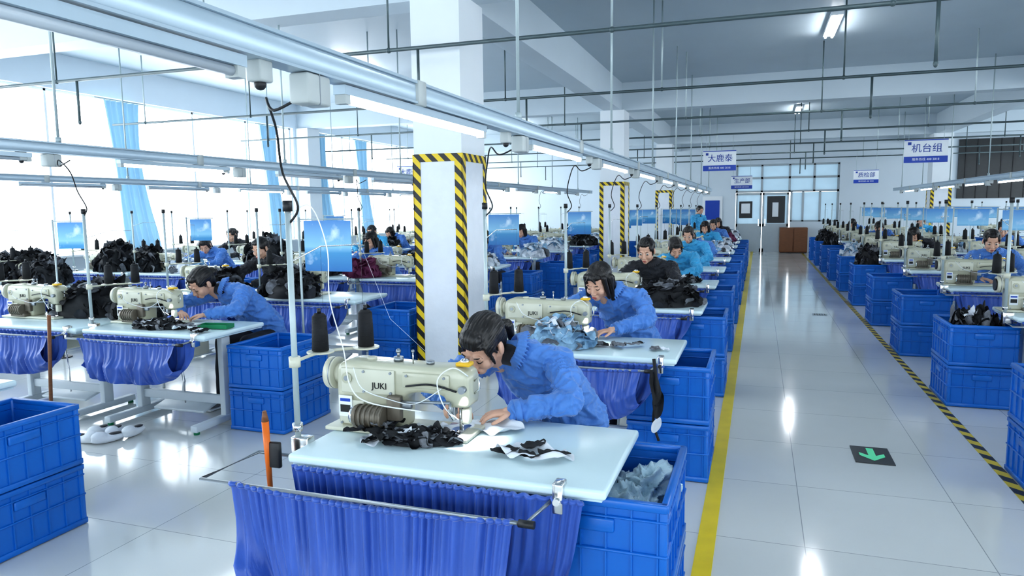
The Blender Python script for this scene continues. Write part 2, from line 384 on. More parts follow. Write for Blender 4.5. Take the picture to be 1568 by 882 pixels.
def machine_mesh():
    b=MB()
    b.box((0,0,.009),(.62,.20,.016),'cream2',bev=.004)
    b.box((.22,.01,.019),(.09,.14,.004),'chrome')
    out=[(-.27,.014),(-.275,.235),(-.262,.268),(-.22,.285),(.14,.275),(.255,.282),(.295,.262),(.305,.235),(.303,.125),(.215,.12),(.20,.165),(.10,.172),(.05,.165),(.025,.14),(.02,.014)]
    b.prism(out,-.062,.062,'cream',bev=.016)
    b.box((-.125,-.066,.205),(.24,.012,.10),'cream2',bev=.004)
    b.box((-.20,-.066,.075),(.11,.012,.10),'cream2',bev=.004)
    b.box((.13,-.066,.222),(.20,.012,.06),'cream',bev=.004)
    b.add(JK[0],JK[1],'textd',False,Matrix.Translation((-.07,-.074,.19))@Euler((math.pi/2,0,0)).to_matrix().to_4x4())
    b.box((-.225,-.075,.10),(.06,.004,.085),'white'); b.box((-.225,-.078,.125),(.045,.002,.012),'signblue');b.box((-.225,-.078,.09),(.045,.002,.03),'textd')
    b.cyl((-.215,-.073,.215),(-.215,-.080,.215),.022,'cream',n=20); b.cyl((-.215,-.079,.215),(-.215,-.084,.215),.010,'steel',n=12)
    for (x,z) in ((-.14,.245),(-.02,.245),(-.14,.165),(-.02,.165),(.05,.24),(.21,.24),(.21,.205),(-.245,.03),(-.16,.03)): b.cyl((x,-.078,z),(x,-.070,z),.0055,'steel',n=8)
    b.cyl((-.278,0,.215),(-.30,0,.215),.040,'cream2'); b.cyl((-.30,0,.215),(-.335,0,.215),.066,'cream2',n=28); b.cyl((-.335,0,.215),(-.345,0,.215),.05,'black',n=24)
    b.cyl((-.308,0,.215),(-.312,0,.215),.0672,'steel',n=28)
    b.cyl((-.16,-.105,.075),(-.03,-.105,.075),.042,'motor',n=20); b.cyl((-.175,-.105,.075),(-.16,-.105,.075),.034,'chrome',n=20)
    b.box((-.09,-.085,.03),(.16,.07,.03),'motor',bev=.006)
    for i in range(6): b.cyl((-.15+.022*i,-.105,.075),(-.142+.022*i,-.105,.075),.046,'motor',n=20)
    b.box((.0,-.08,.11),(.06,.03,.10),'motor',bev=.006); b.box((.045,-.072,.125),(.05,.02,.03),'steel',bev=.004)
    b.cyl((.0,-.085,.135),(.24,-.085,.15),.006,'steel',n=8); b.cyl((.24,-.085,.15),(.24,-.085,.10),.005,'steel',n=8)
    b.cyl((.255,0,.13),(.255,0,.045),.006,'chrome',n=8); b.cyl((.255,0,.05),(.255,0,.018),.002,'chrome',n=6)
    b.cyl((.255,-.022,.13),(.255,-.022,.03),.006,'chrome',n=8); b.box((.255,-.005,.025),(.03,.05,.006),'chrome')
    b.box((.285,-.03,.09),(.03,.04,.06),'cream2',bev=.006); b.box((.235,-.04,.11),(.02,.03,.035),'steel',bev=.003)
    b.cyl((.285,-.06,.2),(.285,-.085,.2),.014,'steel'); b.cyl((.25,.06,.2),(.25,.085,.2),.017,'chrome')
    b.tube([(.305,0,.22),(.325,0,.24),(.325,0,.19),(.305,0,.17)],.004,'chrome',n=6)
    b.tube([(.23,-.06,.14),(.24,-.10,.12),(.26,-.10,.09)],.005,'chrome',n=6)
    b.box((.275,-.02,.290),(.06,.05,.016),'yellow',bev=.006); b.sph((.275,-.02,.300),(.018,.018,.012),'chrome')
    b.cyl((-.02,0,.280),(-.02,0,.298),.020,'steel'); b.cyl((-.02,0,.298),(-.02,0,.32),.006,'chrome',n=8); b.sph((-.02,0,.32),.011,'steel',8,6)
    b.cyl((.12,0,.275),(.12,0,.290),.016,'steel'); b.cyl((.06,-.03,.28),(.06,-.03,.33),.003,'chrome',n=6); b.sph((.06,-.03,.33),.007,'steel',8,6)
    b.cyl((-.14,0,.280),(-.14,0,.291),.02,'cream2')
    b.tube(smooth_path([(.30,-.05,.25),(.26,-.10,.29),(.20,-.11,.24),(.22,-.10,.14),(.26,-.06,.08)]),.0025,'white',n=6)
    b.tube(smooth_path([(.2,-.07,.2),(.1,-.10,.14),(-.02,-.10,.15),(-.12,-.12,.19),(-.18,-.08,.26)]),.002,'white',n=6)
    b.tube(smooth_path([(.26,-.07,.19),(.16,-.085,.215),(.05,-.08,.20)]),.004,'black',n=6)
    return b.mesh('sewing_machine')
ME_machine=machine_mesh()
def stand_mesh(hero=False):
    b=MB(); 
    b.tube([(0,0,.70),(0,0,1.66)],.012,'pipew',n=10); b.cyl((0,0,1.64),(0,0,1.68),.018,'black')
    b.box((.02,0,.735),(.075,.05,.09),'chrome',bev=.004); b.cyl((0,0,.80),(0,0,.83),.02,'chrome'); b.cyl((0,0,1.05),(0,0,1.09),.022,'cream2')
    b.tube(smooth_path([(0,0,1.07),(-.02,.22,1.065),(.10,.36,1.065)]),.007,'cream2'); 
    for x,y in ((-.02,.20),(.11,.34)):
        b.cyl((x,y,1.065),(x,y,1.072),.055,'cream2',n=20); b.cyl((x,y,1.075),(x,y,1.215),.034,'thread',r1=.029,n=20); b.cyl((x,y,1.215),(x,y,1.228),.029,'thread',r1=.018,n=16); b.cyl((x,y,1.228),(x,y,1.248),.008,'black')
    b.tube([(0,0,1.45),(.0,.2,1.5),(.10,.34,1.5)],.003,'chrome',n=6)
    for x,y in ((-.0,.20),(.10,.34)): b.tube([(x,y,1.5),(x,y,1.25)],.0006,'textd',n=4)
    if hero:
        b.tube([(.1,.34,1.5),(.25,.30,1.2),(.42,.27,1.08)],.0006,'white',n=4)
        b.tube(smooth_path([(0,0,1.62),(.07,.04,1.66),(.11,.08,1.50),(.10,.10,1.30),(.14,.12,1.10),(.20,.06,.98),(.30,.02,.93),(.50,.06,.90)],8),.0025,'white',n=6)
    return b.mesh('thread_stand')
ME_standH=stand_mesh(True); ME_stand=stand_mesh()
def crate_mesh():
    b=MB(); X,Y,Z=.48,.60,.35; t=.012
    b.box((0,0,.012),(X-.03,Y-.03,.016),'crate')
    for s in(-1,1):
        b.box((s*(X/2-t),0,Z/2),(t,Y-.02,Z-.004),'crate'); b.box((0,s*(Y/2-t),Z/2),(X-.02,t,Z-.004),'crate')
    for z,h in ((Z-.015,.028),(Z-.06,.008),(.02,.03),(Z*.5,.010)):
        for s in(-1,1):
            b.box((s*(X/2-.008),0,z),(.026,Y,h),'crate',bev=.003,seg=1); b.box((0,s*(Y/2-.008),z),(X,.026,h),'crate',bev=.003,seg=1)
    ny,nx=6,5
    for s in(-1,1):
        for i in range(ny+1): b.box((s*(X/2-.006),-Y/2+.03+(Y-.06)*i/ny,Z/2),(.014,.006,Z-.03),'crate')
        for i in range(nx+1): b.box((-X/2+.03+(X-.06)*i/nx,s*(Y/2-.006),Z/2),(.006,.014,Z-.03),'crate')
        b.box((0,s*(Y/2-.004),Z*.74),(.14,.02,.05),'crate',bev=.008); b.box((s*(X/2-.004),0,Z*.74),(.02,.16,.05),'crate',bev=.008)
    for sx in(-1,1):
        for sy in(-1,1): b.box((sx*(X/2-.015),sy*(Y/2-.015),Z/2),(.03,.03,Z-.01),'crate',bev=.008)
    return b.mesh('storage_crate')
ME_crate=crate_mesh()
def tray_mesh(name,xl0,xr0,yr,zr,depth,nu,nv,xt0=-.56,xt1=.52,seed=0,ends=.75,flat=.55,pull=.14,npl=24,sag=0.):
    b=MB(); yt,zt=-.345,.715
    def fn(u,v):
        xa=xt0+(xt1-xt0)*u; xb=xl0+(xr0-xl0)*u; x=xa+(xb-xa)*v
        droop=math.sin(math.pi*v)**flat
        edge=1-(abs(2*u-1))**6*ends
        z=zt+(zr-zt)*v-depth*droop*edge
        y=yt+(yr-yt)*v
        y+= (-.05 if v>.5 else .03)*math.sin(math.pi*v)*droop
        x+=(.5-u)*pull*droop
        top=min(v,1-v)*2
        g=math.exp(-top*9)
        ph=u*npl*6.283+6*noise.noise((u*7,0,seed))
        near=min(1,top*5)
        a=.0065*math.sin(ph)*g*(.6+.8*noise.noise((u*20,3,seed))) +near*(.036*noise.noise((u*5+.7*v,v*1.3,seed+3))+.022*(1-2*abs(noise.noise((u*12+1.6*v,v*1.1,seed+7))))+.006*noise.noise((u*34+2*v,v*2,seed)))
        y+=a*1.9*(-1 if v>.5 else 1); z+=a*.25-sag*math.sin(math.pi*u)*v*v
        return (x,y,z)
    b.grid(fn,nu,nv,'skirt')
    hem=[fn(i/nu,0) for i in range(nu+1)]; b.tube([V(p)+V((0,0,.004)) for p in hem],.009,'skirt',n=6)
    hem=[fn(i/nu,1) for i in range(nu+1)]; b.tube([V(p)+V((0,0,.0)) for p in hem],.010,'skirt',n=6)
    b.tube([(-.56,-.20,.70),(xl0-.12,-.20,zr),(xl0-.13,yr,zr),(xr0+.04,yr,zr),(xr0+.09,-.30,zr+.02)],.007,'steel',n=8)
    b.cyl((xr0+.02,yr,zr),(xr0+.07,yr,zr),.012,'black')
    b.box((xr0+.10,-.325,.725),(.035,.06,.10),'chrome',bev=.005)
    b.cyl((xr0+.10,-.37,.72),(xr0+.10,-.34,.72),.012,'chrome')
    return b.mesh(name)
ME_trayH=tray_mesh('fabric_catch_tray',-.70,.34,-.50,.70,.50,320,90,seed=1,ends=.15,flat=.38,pull=.12,npl=34,sag=.02)
ME_tray=tray_mesh('fabric_catch_tray',-.52,.40,-.42,.70,.31,120,30,seed=5,npl=22,ends=.35,flat=.45,pull=.12,sag=.015)
def stool_mesh():
    b=MB(); b.cyl((0,0,.42),(0,0,.47),.17,'lid',r1=.165,n=28); b.sph((0,0,.468),(.165,.165,.018),'lid',24,8)
    for i in range(4):
        a=math.pi/4+i*math.pi/2; b.cyl((.11*math.cos(a),.11*math.sin(a),.42),(.18*math.cos(a),.18*math.sin(a),0),.013,'steel_w',n=8)
    b.tube([(.15*math.cos(a),.15*math.sin(a),.18) for a in [i*math.pi/8 for i in range(17)]],.008,'steel_w',n=6)
    return b.mesh('stool')
ME_stool=stool_mesh()
b=MB(); b.tube(smooth_path([(.34,-.36,1.99),(.24,-.37,1.95),(.16,-.30,2.0),(.08,-.15,1.92),(.03,-.06,1.78),(.06,-.02,1.66),(.01,0,1.60)]),.0045,'black',n=8); ME_cable=b.mesh('power_cable')

# ------------------------------------------------------------------ cloth heaps
def leaf(b,c,sx,sy,rot,k,curl,sd,n=7):
    Mx=Matrix.Translation(c)@Euler(rot).to_matrix().to_4x4()
    def fn(u,v):
        x=(u-.5)*sx;y=(v-.5)*sy
        w=1-.35*abs(2*v-1)**2
        return (x*w,y*(1-.3*abs(2*u-1)**2),curl*((2*u-1)**2*.5+.4*math.sin(v*4+sd))*sx+.12*sx*noise.noise((u*3+sd,v*3,sd)))
    b.grid(fn,n,n,k,Mx)
def heap(name,w,d,h,n,cols,seed,size=.12,base=None):
    r=random.Random(seed); b=MB(); base=base or cols[0]
    def fn(u,v):
        q=2*math.pi*u; rr=math.sin(v*math.pi/2)
        nz=1+.22*noise.noise((math.cos(q)*2+seed,math.sin(q)*2,v*3))
        z=h*.82*math.cos(v*math.pi/2)*nz+.03*h*noise.noise((math.cos(q)*rr*9,math.sin(q)*rr*9,seed))
        return (w/2*.92*rr*nz*math.cos(q),d/2*.92*rr*nz*math.sin(q),max(0,z))
    b.grid(fn,36,14,base)
    for i in range(n):
        q=r.uniform(0,2*math.pi); e=r.uniform(.05,1)**.8*math.pi/2
        x=w/2*math.sin(e)*math.cos(q)*.95;y=d/2*math.sin(e)*math.sin(q)*.95;z=max(.012,h*.85*math.cos(e))
        nr=V((x/(w*w),y/(d*d),z/(h*h*2)+.001)).normalized(); qt=nr.to_track_quat('Z','Y').to_euler()
        s=size*r.uniform(.6,1.3)
        leaf(b,(x,y,z+.01),s,s*r.uniform(.6,1.3),(qt.x+r.uniform(-.4,.4),qt.y+r.uniform(-.4,.4),r.uniform(0,6.3)),r.choice(cols),r.uniform(-.5,.6),r.uniform(0,50))
    for i,v in enumerate(b.v):
        if v.z<0.001: v.z=.001
    return b.mesh(name)
HP={
 'black':heap('fabric_pile',.55,.45,.26,110,['fblack','fblack','fblack','jacketd','fgrey'],3,.10),
 'bw':heap('fabric_pile',.50,.36,.10,70,['fblack','fblack','fwhite','fgrey'],4,.11),
 'white':heap('fabric_pile',.5,.42,.22,80,['fwhite','fwhite','fblue','fgrey'],5,.12),
 'pink':heap('fabric_pile',.42,.36,.22,60,['fpink'],6,.12),
 'blue':heap('fabric_pile',.46,.30,.15,50,['fblue','fblue','fwhite','fgrey'],8,.12,'fblue'),
}

# ------------------------------------------------------------------ people
def frame(fwd,up=V((0,0,1))):
    y=V(fwd).normalized(); x=y.cross(up).normalized(); z=x.cross(y); return Matrix((x,y,z)).transposed().to_4x4()
def hand(vox,side,spread=1.,curl=1.):
    b=MB(); s=side
    b.sph((0,.045,0),(.036,.050,.015),'a',18,12); b.sph((-.02*s,.03,-.003),(.018,.03,.014),'a',12,8)
    b.limb((0,-.04,.002),(0,.015,.0),.025,.022)
    for x,l,sp in ((-.027,.068,-.16),(-.009,.077,-.04),(.010,.072,.06),(.027,.056,.2)):
        p=V((x*s,.082-.25*abs(x)**1.2,0)); ang=-.12*curl; d0=sp*spread*s
        prev=V((x*s*.8,.045,0)); b.limb(prev,p,.0095,.0092,n=10)
        for q,(f,ra,rb) in enumerate(((.45,.0092,.0082),(.30,.0082,.0075),(.25,.0075,.0062))):
            ang-=(.22,.50,.38)[q]*curl
            dv=V((math.sin(d0)*math.cos(ang),math.cos(d0)*math.cos(ang),math.sin(ang)))
            nx=p+dv*l*f; b.limb(p,nx,ra,rb,n=10); p=nx
    p=V((-.024*s,.018,-.004))
    for dv,l,ra,rb in ((V((-.75*s,.62,-.15)),.034,.0125,.010),(V((-.45*s,.85,-.3)),.026,.010,.0085),(V((-.15*s,.95,-.3)),.018,.0085,.007)):
        nx=p+dv.normalized()*l; b.limb(p,nx,ra,rb,n=10); p=nx
    return remesh(b,vox,2,.4)
def head_parts(vox,style,out,Mx,down=True):
    b=MB()
    b.sph((0,.012,.038),(.070,.088,.072),'a',24,16); b.sph((0,-.026,-.020),(.058,.060,.080),'a',24,16)
    b.sph((0,-.060,-.084),(.023,.023,.020),'a'); b.sph((0,-.02,-.068),(.046,.05,.033),'a')
    for s in(-1,1):
        b.sph((s*.033,-.058,-.030),(.026,.027,.026),'a'); b.sph((s*.028,-.079,.022),(.022,.010,.008),'a')
        b.sph((s*.073,.012,-.008),(.010,.020,.031),'a',rot=(-.2,0,s*.3)); b.sph((s*.029,-.072,.002),(.0145,.0105,.0095),'a')
        b.sph((s*.010,-.091,-.038),(.009,.010,.008),'a')
    b.limb((0,-.079,.012),(0,-.100,-.033),.0065,.0100); b.sph((0,-.078,-.066),(.024,.014,.017),'a')
    b.limb((0,.03,-.07),(0,.055,-.17),.048,.052)
    v,f,n=remesh(b,min(vox,.0036),1,.45); out.add(v,f,'skin',True,Mx)
    for s in(-1,1):
        out.tube([Mx@V((s*(.044),-.0745,.001)),Mx@V((s*.036,-.0835,-.0045)),Mx@V((s*.028,-.0855,-.0055)),Mx@V((s*.018,-.082,-.001))],[.0012,.0024,.0024,.001],'hair',n=6)
        out.tube([Mx@V((s*.048,-.074,.022)),Mx@V((s*.036,-.0885,.029)),Mx@V((s*.020,-.0905,.025))],[.0012,.0028,.0022],'hair',n=6)
        if not down:
            out.sph((s*.030,-.0785,.003),(.012,.0065,.0062),'eyew',12,8,Mx=Mx); out.sph((s*.030,-.0825,.002),(.0052,.0035,.0055),'hair',10,6,Mx=Mx)
    out.sph((0,-.0900,-.0625),(.018,.0048,.0036),'lips',14,8,Mx=Mx); out.sph((0,-.0893,-.0700),(.014,.0050,.0042),'lips',14,8,Mx=Mx)
    h=MB(); h.sph((0,.024,.044),(.078,.094,.078),'a',28,18); h.sph((0,.050,.0),(.070,.062,.078),'a',24,16)
    if style!='bob':
        for s in(-1,1):
            h.sph((s*.058,-.014,.046),(.020,.048,.034),'a',rot=(.5,0,0))
            h.limb((s*.069,-.026,.030),(s*.0715,-.016,-.004),.010,.004)
        h.sph((0,-.046,.088),(.048,.034,.020),'a',rot=(.6,0,0))
        h.sph((0,.05,-.05),(.055,.045,.045),'a')
    if style=='pony':
        h.sph((0,.112,-.01),(.026,.022,.026),'a'); h.limb((0,.118,-.01),(0.01,.145,-.045),.018,.026); h.limb((.01,.145,-.045),(.025,.130,-.14),.026,.010)
        h.sph((.0,-.056,.066),(.054,.026,.022),'a',rot=(.5,0,0)); h.limb((-.055,-.045,.05),(-.071,-.048,-.035),.013,.005); h.limb((.055,-.045,.05),(.071,-.046,-.035),.013,.005)
    elif style=='bun':
        h.sph((0,.118,.005),(.040,.034,.038),'a')
    elif style=='bob':
        for s in(-1,1):
            h.limb((s*.062,-.035,.055),(s*.074,-.036,-.09),.018,.011); h.limb((s*.070,.02,.03),(s*.080,.0,-.125),.026,.013); h.limb((s*.06,.05,.0),(s*.068,.045,-.13),.030,.014)
        h.sph((0,.070,-.06),(.070,.045,.090),'a'); h.sph((0,-.056,.070),(.054,.026,.024),'a',rot=(.5,0,0)); h.limb((-.025,-.072,.07),(-.050,-.078,.035),.010,.004); h.limb((.0,-.076,.07),(.03,-.086,.038),.010,.004)
    v,f,n=remesh(h,min(vox,.0038),2,.4)
    def st(p):
        if style=='bob' or p.z<-.05: a=math.atan2(p.x,p.y-.02)*18; c=p.z*5
        else: a=math.atan2(p.x,p.z+.03)*18; c=p.y*6
        return .0024*noise.noise((a,c,0))+.0022*noise.noise((a*2.3,c*1.5,5))
    v=[p+q*st(p) for p,q in zip(v,n)]
    out.add(v,f,'hair',True,Mx)
def figure(name,P,style,vox,jk='jacket',down=True,seed=0,inner='jacketd',hs=1.08):
    out=MB(); g={k:V(v) for k,v in P.items() if k not in('hrot','hdr','hdl')}
    sR,sL=g['shR'],g['shL']; lat=(sR-sL).normalized()
    pel,neck=g['pel'],g['neck']; mid=(sR+sL)/2
    J=MB()
    pts=[pel+V((0,0,-.06)),pel+V((0,0,.06)),pel.lerp(mid,.45)+V((0,.045,.03)),pel.lerp(mid,.75)+V((0,.04,.02)),mid+V((0,.01,.0)),neck.lerp(mid,.3)]
    rad=[(.190,.140),(.180,.140),(.168,.130),(.178,.130),(.165,.098),(.075,.066)]
    rings=[]
    lat0=V((1,0,0))
    for i,p in enumerate(pts):
        t=(pts[min(i+1,5)]-pts[max(i-1,0)]).normalized(); l=lat0.lerp(lat,min(1,i/4)); l=(l-t*l.dot(t)).normalized(); fw=t.cross(l)
        rings.append((p,l*rad[i][0],fw*rad[i][1]))
    J.loft(rings,'a'); J.sph(pts[0],(.185,.14,.06),'a')
    segs=[]
    for s,sh,el,wr in((1,'shR','elR','wrR'),(-1,'shL','elL','wrL')):
        J.limb(neck.lerp(mid,.3),g[sh],.058,.068); J.limb(g[sh],g[el],.074,.058)
        d=(g[wr]-g[el]); J.limb(g[el],g[el]+d*.84,.060,.044); J.limb(g[el]+d*.80,g[el]+d*.90,.048,.044)
        segs+= [(g[sh],g[el]),(g[el],g[wr])]
    v,f,n=remesh(J,max(.0060,vox*1.5),2,.5)
    def wr_(p):
        best=None
        for a,b_ in segs:
            ab=b_-a; t=max(0,min(1,(p-a).dot(ab)/ab.dot(ab))); dd=(p-(a+ab*t)).length
            if best is None or dd<best[0]: best=(dd,t,ab.length,a,ab)
        dd,t,L,a,ab=best
        w=max(0,min(1,(.13-dd)/.05))
        wp=p+V((noise.noise(p*9),noise.noise(p*9+V((5,5,5))),0))*.06
        s1=noise.noise((t*L*32+noise.noise(p*12)*2.4,wp.x*5+seed,wp.z*5))
        s2=noise.noise((wp.x*9+seed,wp.y*9,wp.z*17))
        s3=noise.noise((wp.x*22+wp.z*14+seed,wp.y*16,wp.z*26))
        rg=lambda q,k_: max(-.6,1-abs(q)*k_)
        return w*(.0095*rg(s1,4.0))+(1-w)*(.013*rg(s2,3.8))+.0045*rg(s3,3.5)-.005
    v=[p+q*wr_(p) for p,q in zip(v,n)]
    out.add(v,f,jk,True)
    hp=g['head']; HM=Matrix.Translation(hp)@(Matrix.Rotation(P['hrot'][2],4,'Z')@Matrix.Rotation(P['hrot'][1],4,'Y')@Matrix.Rotation(P['hrot'][0],4,'X'))@Matrix.Scale(hs,4)
    head_parts(vox,style,out,HM,down)
    nb=HM@V((0,.045,-.13))
    N=MB(); N.limb(neck+V((0,0,-.03)),nb.lerp(neck,.3),.058,.051); v,f,n=remesh(N,.008,2); out.add(v,f,inner,True)
    ax=((HM@V((0,.03,-.07)))-mid).normalized()
    q=ax.to_track_quat('Z','Y').to_matrix().to_4x4(); base=neck.lerp(mid,.1)
    C=MB()
    for i in range(30):
        a=math.pi*2*i/30
        if abs(a-4.71)<.25: continue
        p0=base+q@V((.078*math.cos(a),.072*math.sin(a),-.010)); p1=base+q@V((.068*math.cos(a),.062*math.sin(a),.020)); p2=base+q@V((.098*math.cos(a),.092*math.sin(a),-.022)); C.limb(p0,p1,.009,.007,n=8); C.limb(p1,p2,.007,.005,n=8)
    v,f,n=remesh(C,.005,1); out.add(v,f,jk,True)
    for s,el,wr,hd in((1,'elR','wrR','hdr'),(-1,'elL','wrL','hdl')):
        dv=V(P.get(hd,g[wr]-g[el])); Mh=Matrix.Translation(g[wr])@frame(dv)
        v,f,n=hand(max(.0033,vox*.8),s); out.add(v,f,'skin',True,Mh)
        d=g[wr]-g[el]; out.tube([g[el]+d*.83,g[el]+d*.835,g[el]+d*.93,g[el]+d*.935],[.044,.0475,.044,.040],jk,n=20)
    T=MB()
    T.sph(pel+V((0,0,-.03)),(.165,.13,.09),'a')
    for s,hx,kn,an in((1,.09,'knR','anR'),(-1,-.09,'knL','anL')):
        hip=pel+V((hx,0,-.03)); T.limb(hip,g[kn],.088,.064); T.limb(g[kn],g[an],.062,.045)
    v,f,n=remesh(T,.014,3); v=[p+q*.008*noise.noise((p.x*12,p.y*12,p.z*12)) for p,q in zip(v,n)]; out.add(v,f,'trouser',True)
    for an in('anR','anL'):
        S=MB(); a=g[an]; S.sph(a+V((0,.01,-.045)),(.036,.045,.045),'a'); S.sph(a+V((0,-.075,-.060)),(.042,.095,.028),'a'); S.sph(a+V((0,-.05,-.045)),(.035,.06,.035),'a')
        v,f,n=remesh(S,.008,2); out.add(v,f,'shoe',True)
        out.box((a.x,a.y-.06,a.z-.088),(.078,.24,.016),'white',bev=.006)
    return out.mesh(name)
SEAT=dict(pel=(.17,.88,.56),knR=(.29,.47,.55),knL=(.05,.46,.55),anR=(.28,.42,.10),anL=(.06,.40,.10))
P1=dict(SEAT,neck=(.00,.55,1.015),head=(-.11,.43,1.050),shR=(.20,.57,.955),shL=(-.14,.60,.955),elR=(.30,.36,.845),elL=(-.36,.42,.855),
        wrR=(.075,.255,.81),wrL=(-.21,.285,.815),hdr=(-.9,-.35,-.10),hdl=(.85,-.55,-.12),hrot=(.70,.16,-.22))
P2=dict(SEAT,neck=(.03,.61,1.05),head=(-.05,.51,1.115),shR=(.22,.64,.99),shL=(-.14,.64,.99),elR=(.32,.44,.865),elL=(-.35,.44,.865),
        wrR=(.10,.26,.815),wrL=(-.20,.27,.815),hdr=(-.8,-.5,-.1),hdl=(.8,-.6,-.1),hrot=(.50,.05,-.25))
P2b=dict(P2,neck=(.06,.63,1.06),head=(.03,.53,1.13),shR=(.24,.66,1.01),shL=(-.12,.64,.98),hrot=(.62,-.10,.35))
P3=dict(SEAT,neck=(.05,.68,1.10),head=(.0,.60,1.21),shR=(.23,.70,1.04),shL=(-.13,.70,1.04),elR=(.33,.48,.88),elL=(-.32,.46,.88),
        wrR=(.12,.26,.815),wrL=(-.17,.26,.815),hdr=(-.7,-.6,-.1),hdl=(.7,-.6,-.1),hrot=(.38,.0,-.1))
P4=dict(pel=(0,.05,.92),neck=(0,0,1.40),head=(0,-.04,1.54),shR=(.18,.02,1.34),shL=(-.18,.02,1.34),elR=(.24,-.02,1.06),elL=(-.24,-.04,1.06),
        wrR=(.16,-.24,.98),wrL=(-.14,-.25,.98),hdr=(-.3,-.9,0),hdl=(.3,-.9,0),knR=(.10,.0,.50),knL=(-.10,.02,.50),anR=(.10,.04,.10),anL=(-.10,.05,.10),hrot=(.35,0,0))
F_hero=figure('seamstress',P1,'pony',.0036,seed=1,hs=1.13)
F_bob=figure('seamstress',P2,'bob',.0045,seed=4,hs=1.12)
F_lean=figure('seamstress',P1,'bun',.005,seed=9,hs=1.10)
F_lean2=figure('seamstress',P2b,'pony',.005,seed=22)
F_up=figure('seamstress',P3,'bun',.005,seed=12,down=False)
F_upb=figure('seamstress',P3,'bob',.0055,seed=15)
F_stand=figure('factory_worker',P4,'bun',.006,seed=18,hs=1.)
def person(me,x,y,jk=None,rz=0,name='seamstress',sc=None):
    o=inst(me,name,(x,y,0),(0,0,rz),sc)
    if jk:
        for i,s in enumerate(o.material_slots):
            if s.material==M['jacket']: s.link='OBJECT'; s.material=M[jk]
    return o

# ------------------------------------------------------------------ fill the hall
rr=random.Random(21)
ROW=2.03
Y0=2.44
def station(x,y,hero=False,crate=True,stool=True,crx=.53,cz=2,cs=1.,cy=.06):
    inst(ME_table,'sewing_table',(x,y,0))
    inst(ME_machine,'sewing_machine',(x-.31,y+.06,.7595))
    inst(ME_standH if hero else ME_stand,'thread_stand',(x-.64,y-.19,0))
    inst(ME_trayH if hero else ME_tray,'fabric_catch_tray',(x,y,0))
    if stool: inst(ME_stool,'stool',(x+.17,y+.90,0))
    if crate:
        for i in range(cz): inst(ME_crate,'storage_crate',(x+crx,y+cy,.35*i*cs),(0,0,0),(1,1,cs))
def led(x,y):
    li=bpy.data.lights.new('machine_led','SPOT'); li.energy=5; li.spot_size=1.5; li.spot_blend=.6; li.shadow_soft_size=.01; li.color=(.95,.98,1)
    o=bpy.data.objects.new('machine_led',li); COL.objects.link(o); o.location=(x-.02,y-.01,.93); o.rotation_euler=(.15,-.1,0)
col1=-1.02
for k in range(10):
    y=Y0+ROW*k
    station(col1,y,hero=(k==0))
    if k<4: led(col1,y)
    inst(ME_cable,'power_cable',(col1-.64,y-.19,0))
people1=[(F_hero,None),(F_bob,None),(F_up,'jacketd'),(F_lean2,'jacket2'),(F_up,'jacket2'),(F_lean,None),(F_upb,'jacket2'),(F_up,None),(F_upb,'jacketd')]
for k,(me,jk) in enumerate(people1): person(me,col1+(0 if k<2 else rr.uniform(-.04,.04)),Y0+ROW*k,jk)
YL=Y0-.10
CX2,CX3,CX4,CX5=-4.33,-5.57,-8.2,-9.44
for ci,cx in enumerate((CX2,CX3,CX4,CX5)):
    for k in range(0 if ci<2 else 1,10):
        y=YL+ROW*k
        station(cx,y,crate=(ci in(0,2)) ,crx=.74 if k==0 else .82,cs=.93,cy=.06 if k==0 else .20,stool=k>0)
        if ci==0 and k%2==1: inst(ME_cable,'power_cable',(cx-.64,y-.19,.03))
led(CX2,YL+ROW)
for me,cx,k,jk in ((F_lean,CX2,1,None),(F_up,CX3,2,'jacketd'),(F_lean2,CX2,4,None),(F_upb,CX2,5,None),(F_upb,CX3+.3,3,None),(F_up,CX5,4,'jacketd'),(F_bob,CX4,6,None),(F_up,CX2,7,None),(F_up,CX3,6,'jacket2'),(F_lean2,CX4,3,None)):
    person(me,cx,YL+ROW*k,jk)
person(F_up,-7.5,12.3,'jacket2'); inst(ME_stool,'stool',(-7.33,13.2,0))
person(F_stand,-1.55,20.2,'jacket2',rz=.8,name='factory_worker')
YR=4.66; RR=2.07
for ci,cx in enumerate((2.5,3.74,6.5,7.74)):
    for k in range(10):
        y=YR+RR*k
        station(cx,y,crate=(ci==0 or ci==2),crx=-.78,cs=.96)
for me,cx,k,jk in ((F_up,2.5,2,None),(F_bob,2.5,4,'jacketd'),(F_up,3.74,4,None),(F_lean2,2.5,6,None),(F_upb,3.74,3,None),(F_up,6.5,4,None),(F_up,3.74,7,'jacket2'),(F_bob,2.5,8,None)):
    person(me,cx,YR+RR*k,jk)

